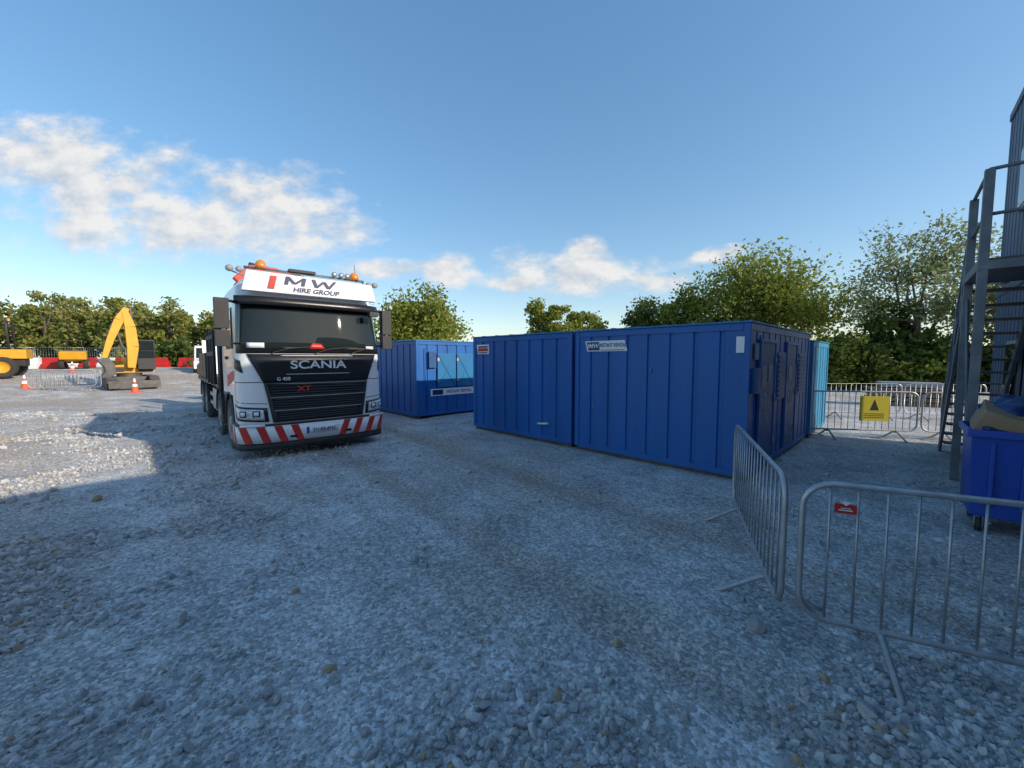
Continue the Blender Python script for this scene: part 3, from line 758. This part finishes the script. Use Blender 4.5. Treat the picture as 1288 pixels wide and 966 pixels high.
# ------------------------------------------------------------------ trees
def leaves(C,size,mat,name,parent):
    n=len(C); a=rng.normal(size=(n,3)); a/=np.linalg.norm(a,axis=1)[:,None]
    b=np.cross(a,rng.normal(size=(n,3))); b/=np.linalg.norm(b,axis=1)[:,None]
    s=size*rng.uniform(.6,1.35,n)[:,None]; a=a*s; b=b*s*.6
    V=np.stack([C-a,C+b,C+a,C-b],1).reshape(-1,3)
    F=np.arange(4*n).reshape(n,4)
    return mesh_np(name,V,F,mat,False,parent)
def tree(name,x,y,h,rx,mat,seed,nl=16000,ls=.16,cb=.25,sparse=1.0,ncl=70,trunk=.3,clr=.13,lean=0):
    rs=np.random.default_rng(seed)
    e=empty(name,(x,y,Hz(x,y)))
    mb=MB()
    zc=h*(cb+1)/2; rz=h*(1-cb)/2
    tips=[]
    while len(tips)<ncl:
        p=rs.uniform(-1,1,3); r=np.linalg.norm(p)
        if r>1 or r<.25: continue
        az=math.atan2(p[1],p[0]); f=.78+.16*math.sin(az*2+seed)+.13*math.sin(az*5+seed*2)+.12*math.sin(p[2]*5+seed)
        if p[2]<-.3: f*=.85
        tips.append(np.array([p[0]*rx*f+lean*(p[2]+1),p[1]*rx*f,zc+p[2]*rz*min(1,f+.15)]))
    fork=h*max(.18,cb*.9)
    def wob(a,b,n_,amp):
        pts=[]
        for i in range(n_+1):
            t=i/n_; p=a*(1-t)+b*t
            if 0<i<n_: p=p+rs.normal(size=3)*amp
            pts.append(tuple(p))
        return pts
    top=np.array([lean*.5,0,fork]); mb.tube([(0,0,-.2),(0.02,0,fork*.3),(.0,.03,fork*.7),tuple(top)],[trunk*1.4,trunk,trunk*.85,trunk*.8],0,10)
    nlimb=7; limbs=[]
    for i in range(nlimb):
        az=2*math.pi*i/nlimb+rs.uniform(-.3,.3); el=rs.uniform(.5,1.3)
        d=np.array([math.cos(az)*math.cos(el)*rx*.65,math.sin(az)*math.cos(el)*rx*.65,math.sin(el)*(h-fork)*.62])
        p=wob(top,top+d,4,.05*rx*.5); limbs.append(p); mb.tube(p,[trunk*.55,trunk*.42,trunk*.33,trunk*.25,trunk*.16],0,7)
    allp=[np.array(q) for l in limbs for q in l[1:]]
    for tp in tips:
        dist=[np.linalg.norm(q-tp)+ (5 if q[2]>tp[2]+.5 else 0) for q in allp]; q=allp[int(np.argmin(dist))]
        pp=wob(q,tp,3,.06*rx*.5); mb.tube(pp,[trunk*.17,trunk*.12,trunk*.08,trunk*.03],0,5)
        for _ in range(3):
            ed=tp+rs.normal(size=3)*rx*.14; mb.tube([pp[2],tuple((np.array(pp[2])+ed)/2+rs.normal(size=3)*.06),tuple(ed)],[trunk*.06,trunk*.04,trunk*.015],0,4)
    mb.done('trunk_and_limbs',[M_bark],e)
    per=int(nl/ncl); C=[]
    for tp in tips:
        sc=clr*rx*rs.uniform(.7,1.5); k_=int(per*rs.uniform(.5,1.5)*sparse)
        q=np.clip(rs.normal(size=(k_,3)),-1.9,1.9)*np.array([sc,sc,sc*.7])+tp
        C.append(q)
    C=np.concatenate(C); C=C[C[:,2]>.25]
    leaves(C,ls,mat,'foliage',e)
    return e
tree('oak_tree',18.2,30,9.2,5.8,L_oak,3,25000,.13,.1,1,105,.35)
tree('oak_tree',14.6,33,7.2,3.2,L_oak,13,9000,.14,.1,1,50,.28)
tree('hedgerow_tree',3.2,37,7.2,2.5,L_oak,5,7000,.15,.08,1,36,.2)
tree('hedgerow_tree',6.4,37,5.8,2.9,L_oak,6,7000,.15,.06,1,38,.2)
tree('hedgerow_tree',11.6,35,7.0,3.4,L_dark,8,10500,.15,.05,1,50,.22)
tree('field_maple_tree',-8.0,32,7.2,4.1,L_oak,9,16000,.14,.08,1,75,.28)
tree('ash_tree',23.2,23.0,9.8,4.3,L_lite,21,7500,.10,.2,1,95,.26,clr=.11)
tree('ash_tree',25.8,21.0,7.6,2.8,L_lite,24,4500,.10,.2,1,60,.2,clr=.11)
def leafmass(name,spots,mat,ls,per,seed,clumps=26):
    rs=np.random.default_rng(seed); C=[]
    for (x,y,h,r) in spots:
        z0=Hz(x,y)
        for _ in range(clumps):
            p=rs.normal(size=3); p/=np.linalg.norm(p); p*=rs.uniform(.4,1)**.5
            c=np.array([x+p[0]*r,y+p[1]*r,z0+h*.5+p[2]*h*.46*rs.uniform(.8,1.05)])
            k_=int(per/clumps*rs.uniform(.5,1.5)); C.append(np.clip(rs.normal(size=(k_,3)),-1.9,1.9)*np.array([1,1,.8])*r*rs.uniform(.14,.26)+c)
    C=np.concatenate(C); C=C[C[:,2]>.1]
    leaves(C,ls,mat,name,None)
rs=np.random.default_rng(4)
leafmass('ivy_hedgerow',[(18.6,24,3.8,1.7),(20.4,23.6,3.4,1.5),(21.6,23.0,5.4,1.2),(22.6,22.6,4.2,1.3),(24.2,22,2.8,1.8),(26,21.5,2.6,2),(28,20,3,2),(30,19,3,2),(13.2,27,2.8,1.8),(32,17,3.2,2.2),(35,15,3.5,2.4)],L_dark,.14,2600,2)
leafmass('roadside_hedge',[(x_,24.5+rs.uniform(-.6,.6)-.25*(x_-15),rs.uniform(1.4,2.6),1.5) for x_ in np.arange(14,32,1.5)]+[(17.0,24.5,3.8,1.7),(15.3,25.5,3.2,1.7),(19.4,23.2,3.6,1.4)],L_oak,.13,1500,12)
leafmass('far_hedge',[(x_,42+rs.uniform(-1,1),rs.uniform(1.8,3.0),2.2) for x_ in np.arange(-36,16,2.4)],L_dark,.3,600,8)
sp=[]
def tl(px): return np.interp(px,[-95,-70,-60,-52,-44,-38,-30],[12.5,12,10,8.5,8,7,6])
for i in range(40):
    x_=-98+i*1.75; sp.append((x_+rs.uniform(-.7,.7),52+rs.uniform(-3,5),tl(x_)*rs.uniform(.68,1.10),rs.uniform(1.9,3.0)))
leafmass('distant_treeline',sp,L_far,.24,2000,5,30)
mb=MB()
for (x_,y_,h_,r_) in sp:
    z_=Hz(x_,y_)
    mb.tube([(x_,y_,z_),(x_+.2,y_,z_+h_*.45),(x_-.1,y_,z_+h_*.8)],[.25,.18,.06],0,6)
    for q in range(5):
        a=rs.uniform(0,6.28); mb.tube([(x_,y_,z_+h_*.35),(x_+math.cos(a)*r_*.7,y_+math.sin(a)*r_*.7,z_+h_*rs.uniform(.6,.95))],[.12,.03],0,5)
mb.done('distant_treeline_trunks',[M_bark])
# ------------------------------------------------------------------ fences and site kit on the left
def mesh_fence(name,pts,hgt=2.0,pan=3.5):
    mb=MB()
    for a,b in zip(pts[:-1],pts[1:]):
        a=Vector((*a,0));b=Vector((*b,0)); L=(b-a).length; npn=max(1,int(L/pan))
        for i in range(npn):
            p=a+(b-a)*(i/npn); q=a+(b-a)*((i+.97)/npn); zp=Hz(p.x,p.y)
            def pt(t,z): r_=p+(q-p)*t; return (r_.x,r_.y,zp+z)
            mb.tube([pt(0,0),pt(0,hgt)],.03,0,5);mb.tube([pt(1,0),pt(1,hgt)],.03,0,5);mb.tube([pt(0,hgt),pt(1,hgt)],.03,0,5);mb.tube([pt(0,.15),pt(1,.15)],.03,0,5)
            for k_ in range(1,18): mb.tube([pt(k_/18,.15),pt(k_/18,hgt)],.008,0,3)
            for k_ in range(1,7): mb.tube([pt(0,.15+k_*.27),pt(1,.15+k_*.27)],.006,0,3)
            mb.box(p.x-.3,p.x+.3,p.y-.11,p.y+.11,zp,zp+.14,1)
    return mb.done(name,[M_galv,M_grey])
mesh_fence('mesh_site_fence',[(-66,37),(-46,43),(-30,45),(-14,45)])
def water_barrier_row(name,pts,pat=None):
    mb=MB(); i=0
    for a,b in zip(pts[:-1],pts[1:]):
        a=Vector((*a,0));b=Vector((*b,0)); L=(b-a).length; nb=int(L/1.6); an=math.atan2(b.y-a.y,b.x-a.x)
        for k_ in range(nb):
            p=a+(b-a)*(k_/nb); Mx=Matrix.Translation((p.x,p.y,Hz(p.x,p.y)))@Matrix.Rotation(an,4,'Z')
            mb.prism([(-.3,0),(.3,0),(.3,.25),(.12,.5),(.1,.95),(-.1,.95),(-.12,.5),(-.3,.25)],'x',.02,1.55,i%2,Mx); i+=1
    mb.done(name,[M_red,M_signw],None,.02)
water_barrier_row('water_filled_barriers',[(-62,34.5),(-47,38.5),(-34,39.5)])
water_barrier_row('water_filled_barriers',[(-33,39.5),(-22,40)])
water_barrier_row('water_filled_barriers',[(-50,30.5),(-38,34.2)])
# excavator
def excavator(loc,ang,sc=1):
    e=empty('excavator',loc,ang); e.scale=(sc,sc,sc)
    mb=MB()
    for sx in (-1,1):
        x0=sx*.95-.22; r=.38
        prof=[]
        for a in range(90,271,20): prof.append((-1.35+math.cos(R(a))*r,.40+math.sin(R(a))*r))
        for a in range(-90,91,20): prof.append((1.35+math.cos(R(a))*r,.40+math.sin(R(a))*r))
        mb.prism(prof,'x',x0,x0+.44,0)
        for q in range(14): mb.box(x0-.02,x0+.46,-1.35+q*.2,-1.27+q*.2,.775,.80,0); 
        for q in range(9): mb.box(x0-.02,x0+.46,-1.77+.0*q,-1.72,.12+q*.07,.16+q*.07,0)
    mb.box(-.70,.70,-.8,.8,.35,.75,1); mb.disc_cyl((0,0,.75),'z',[(0,.6),(.2,.6)],1,20)
    mb.box(-1.15,1.15,-2.15,-2.05,.05,.55,0); mb.box(-.5,-.35,-2.05,-.8,.3,.42,1); mb.box(.35,.5,-2.05,-.8,.3,.42,1)
    mb.done('tracks_and_undercarriage',[M_steel,M_steel],e,.02)
    mb=MB()
    mb.prism([(-1.1,1.0),(1.1,1.0),(1.1,1.85),(.9,1.95),(-.2,1.9),(-.2,1.5),(-1.1,1.4)],'y',-.6,1.5,0) 
    mb.box(-1.05,1.05,1.5,1.85,1.05,1.75,0)
    mb.box(-.1,.5,.2,1.2,1.95,2.1,1)
    mb.box(-1.0,-.3,-.62,-.605,1.05,1.35,1); mb.box(.35,1.05,-.62,-.605,1.08,1.8,1)
    mb.done('house_and_counterweight',[M_yellow,M_blackm],e,.06)
    mb=MB()
    mb.box(.30,1.12,-1.0,.35,1.90,2.95,0); mb.box(.28,1.14,-1.02,.37,2.95,3.05,1)
    mb.box(.30,1.12,-1.0,-.6,1.2,1.89,1)
    for x in (.32,1.10):
        for y in (-.99,.33): mb.tube([(x,y,1.9),(x,y,2.98)],.045,1,6)
    mb.tube([(.32,-1.01,2.35),(1.1,-1.01,2.35)],.03,1,6)
    mb.done('operator_cab',[M_glass,M_blackm],e,.02)
    mb=MB()
    def beam(pts,w,hs):
        for (p,q),(h0,h1) in zip(zip(pts[:-1],pts[1:]),zip(hs[:-1],hs[1:])):
            d=Vector((q[0]-p[0],0,q[1]-p[1])).normalized(); nx=Vector((-d.z,0,d.x))
            poly=[(p[0]+nx.x*h0,p[1]+nx.z*h0),(q[0]+nx.x*h1,q[1]+nx.z*h1),(q[0]-nx.x*h1,q[1]-nx.z*h1),(p[0]-nx.x*h0,p[1]-nx.z*h0)]
            mb.prism(poly,'y',-w-.9,w-.9,0)
    beam([(.0,1.3),(.12,2.6),(.05,3.8),(-.15,4.75)],.17,[.18,.27,.25,.15])
    beam([(-.05,4.95),(-.42,4.2),(-.85,3.0),(-1.15,1.9)],.13,[.14,.22,.17,.12])
    mb.tube([(.30,-.9,1.5),(.36,-.9,2.9)],.07,1,8); mb.tube([(-.3,-.9,2.4),(-.55,-.9,3.6)],.07,1,8); mb.tube([(.2,-.9,3.6),(.1,-.9,5.0)],.07,1,8)
    mb.prism([(-1.5,1.8),(-1.0,1.95),(-.75,1.5),(-.7,1.0),(-1.0,.7),(-1.4,.75),(-1.15,1.1),(-1.2,1.4)],'y',-1.4,-.4,2)
    for q in range(4): mb.box(-1.5,-1.35,-1.35+q*.28,-1.25+q*.28,.7,.78,2)
    mb.done('boom_arm_and_bucket',[M_yellow,M_steel,M_steel],e,.02)
excavator((-23.0,23.9,Hz(-23.0,23.9)),R(50),.95)
def dumper(loc,ang,sc=1):
    e=empty('site_dumper',loc,ang); e.scale=(sc,)*3
    mb=MB()
    for x in (-.85,.85):
        for y in (-1.3,.9): 
            o=1 if x>0 else -1
            mb.disc_cyl((x,y,.55),'x',[(-.2,.3),(-.2,.5),(-.1,.55),(.1,.55),(.2,.5),(.2,.3),(.1,.25),(.1,0)] if o>0 else [(.2,.3),(.2,.5),(.1,.55),(-.1,.55),(-.2,.5),(-.2,.3),(-.1,.25),(-.1,0)],0,20,[0,0,0,0,0,1,1])
    mb.done('wheels',[M_tyre,M_yellow],e)
    mb=MB()
    mb.prism([(-2.4,1.75),(-2.1,1.0),(-.9,.75),(-.3,1.0),(-.15,1.9),(-.3,1.9)],'x',-.95,.95,0)
    mb.box(-.5,.5,-.6,1.6,.6,1.0,1); mb.box(-.65,.65,.6,1.7,1.0,1.5,0); mb.box(-.3,.3,.3,.6,1.0,1.55,1)
    mb.done('skip_and_body',[M_yellow,M_blackm],e,.03)
    mb=MB(); mb.tube([(-.55,1.1,1.5),(-.55,1.05,2.9),(-.45,1.05,3.0),(.45,1.05,3.0),(.55,1.05,2.9),(.55,1.1,1.5)],.05,0,8)
    mb.tube([(0,.4,1.2),(0,.2,1.75)],.03,0); mb.disc_cyl((0,.18,1.78),'z',[(0,.2),(.03,.2)],0,16)
    mb.disc_cyl((.0,1.05,3.05),'z',[(0,.06),(.12,.05),(.14,0)],1,12)
    mb.done('roll_bar',[M_blackm,M_orange],e)
dumper((-32.3,24.2,Hz(-32.3,24.2)),R(-50),1.15); dumper((-36.8,33.5,Hz(-36.8,33.5)),R(45),.8)
def cone(x,y):
    mb=MB(); mb.box(-.22,.22,-.22,.22,0,.04,0)
    mb.disc_cyl((0,0,.04),'z',[(0,.16),(.28,.115),(.45,.085),(.58,.06),(.75,.03),(.76,0)],0,18,[0,1,0,1,0])
    mb.done('traffic_cone',[M_cone,M_signw],None,0,(x,y,Hz(x,y)))
cone(-25.8,21.0); cone(-19.6,20.6); cone(-31.5,28.5)
def van(loc,ang):
    e=empty('white_van',loc,ang)
    mb=MB(); mb.prism([(0,.4),(0,1.0),(.9,1.2),(1.5,2.1),(1.7,2.25),(5.2,2.25),(5.3,2.1),(5.3,.4)],'x',-.95,.95,0); mb.done('body',[M_white],e,.06)
    mb=MB(); mb.prism([(.93,1.25),(1.48,2.05),(1.46,2.07),(.90,1.27)],'x',-.82,.82,0)
    for x in (-.955,.951): mb.prism([(1.2,1.3),(2.3,1.3),(2.3,2.0),(1.6,2.0)],'x',x,x+.005,0)
    mb.box(-.7,.7,-.01,-.003,.5,.85,1); mb.done('glazing',[M_glass,M_blackm],e)
    mb=MB()
    for y in (1.0,4.2):
        for x in (-.88,.88): wheel(mb,x,y,.34,1 if x>0 else -1)
    mb.done('wheels',[M_tyre,M_rim],e)
van((-24.0,31.5,Hz(-24,31.5)),R(35))
mb=MB()
for lv in range(4):
    for q in range(3): mb.box(-1.2,1.2,-.5+q*.42,-.4+q*.42,lv*.18,lv*.18+.1,0)
    mb.box(-1.25,1.25,-.55,.55,lv*.18+.102,lv*.18+.135,0)
mb.box(-.9,.9,-.4,.4,.72,.95,1)
mb.done('pallet_stack',[M_wood,M_grey],None,.01,(15.6,15.6,Hz(15.6,15.6)),R(-30))

# ------------------------------------------------------------------ world
EL=25.5; SX,SY=.905,-.425; AZ=math.atan2(SX,SY)
wd=bpy.data.worlds.new('World'); scene.world=wd; wd.use_nodes=True; nt=wd.node_tree; N=NT(nt)
bg=nt.nodes['Background']
sky=N.n('ShaderNodeTexSky',sky_type='NISHITA'); sky.sun_disc=False; sky.sun_elevation=R(EL); sky.sun_rotation=AZ; sky.air_density=1.0; sky.dust_density=.6; sky.ozone_density=1.5; sky.altitude=50
tc=N.n('ShaderNodeTexCoord'); sp_=N.n('ShaderNodeSeparateXYZ'); N.l(tc.outputs['Generated'],sp_.inputs[0])
dx,dy,dz=sp_.outputs
dym=N.m('MAXIMUM',dy,.02); u=N.m('DIVIDE',dx,dym); w_=N.m('DIVIDE',dz,dym)
cv=N.n('ShaderNodeCombineXYZ'); N.l(u,cv.inputs[0]); N.l(N.m('MULTIPLY',w_,1.7),cv.inputs[1])
wn=N.n('ShaderNodeTexNoise'); N.l(cv.outputs[0],wn.inputs['Vector']); wn.inputs['Scale'].default_value=5; wn.inputs['Detail'].default_value=2
ws=N.n('ShaderNodeSeparateColor'); N.l(wn.outputs['Color'],ws.inputs[0])
uu=N.m('ADD',u,N.m('MULTIPLY',N.m('SUBTRACT',ws.outputs[0],.5),.14)); ww=N.m('ADD',w_,N.m('MULTIPLY',N.m('SUBTRACT',ws.outputs[1],.5),.07))
def uw(px,py):
    a=(px-644)/500; b=(483-py)/500; yy=.9974+.0715*b; return a/yy,(.9974*b-.0715)/yy
mask=None
for (px,py,rx_,ry_) in ((235,275,235,50),(60,195,120,50),(330,255,120,50),(150,238,130,62),(410,284,85,30),(480,334,60,18),(560,338,46,22),(735,338,125,32),(735,312,40,20),(650,352,60,14),(905,318,36,12),(820,348,70,16)):
    cu,cw=uw(px,py); ru=rx_/500; rw=ry_/500
    a=N.m('DIVIDE',N.m('SUBTRACT',uu,cu),ru); b_=N.m('DIVIDE',N.m('SUBTRACT',ww,cw),rw)
    mm=N.m('SUBTRACT',1,N.m('ADD',N.m('MULTIPLY',a,a),N.m('MULTIPLY',b_,b_))); mask=mm if mask is None else N.m('MAXIMUM',mask,mm)
mask=N.m('MAXIMUM',mask,-1.6)
n0=N.noise(cv.outputs[0],8,7,.6)
va=N.n('ShaderNodeVectorMath',operation='ADD'); N.l(cv.outputs[0],va.inputs[0]); va.inputs[1].default_value=(.022,.05,0)
n1=N.noise(va.outputs[0],8,4,.58)
dens=N.m('ADD',N.m('MULTIPLY',mask,.72),N.m('MULTIPLY',N.m('SUBTRACT',n0,.46),2.6))
alpha=N.ramp(dens,.0,.75)
alpha=N.m('MULTIPLY',N.m('POWER',alpha,1.3),N.ramp(dy,.05,.12))
light=N.m('ADD',.66,N.m('MULTIPLY',N.m('SUBTRACT',n0,n1),3.0),clamp=True)  # offset noise difference paints sunlit and shaded sides into the cloud colour
CS=6.6
ccol=N.mix(light,(.58*CS,.66*CS,.77*CS),(1.0*CS,.98*CS,.95*CS))
gm=N.n('ShaderNodeGamma'); gm.inputs[1].default_value=.66; N.l(sky.outputs[0],gm.inputs[0])
hs=N.n('ShaderNodeHueSaturation'); hs.inputs['Saturation'].default_value=1.5; hs.inputs['Value'].default_value=2.35; N.l(gm.outputs[0],hs.inputs['Color'])
fin=N.mix(N.m('MULTIPLY',alpha,.93),hs.outputs[0],ccol)
N.l(fin,bg.inputs[0]); bg.inputs[1].default_value=.135

sl=bpy.data.lights.new('sun','SUN'); sl.energy=4.6; sl.angle=R(.5); sl.color=(1,.88,.72)
so=bpy.data.objects.new('sun',sl); COL.objects.link(so)
dirv=Vector((-SX*math.cos(R(EL)),-SY*math.cos(R(EL)),-math.sin(R(EL)))); so.rotation_euler=dirv.to_track_quat('-Z','Y').to_euler(); so.location=(20,-12,15)

# ------------------------------------------------------------------ camera
cd=bpy.data.cameras.new('camera'); cam=bpy.data.objects.new('camera',cd); COL.objects.link(cam)
cd.sensor_width=36; cd.lens=500/1288*36; cd.clip_end=3000; cd.clip_start=.05
cam.location=(0,0,1.9); cam.rotation_euler=(R(90-3.8),0,0); scene.camera=cam
scene.view_settings.view_transform='Standard'; scene.view_settings.look='None'; scene.view_settings.exposure=0
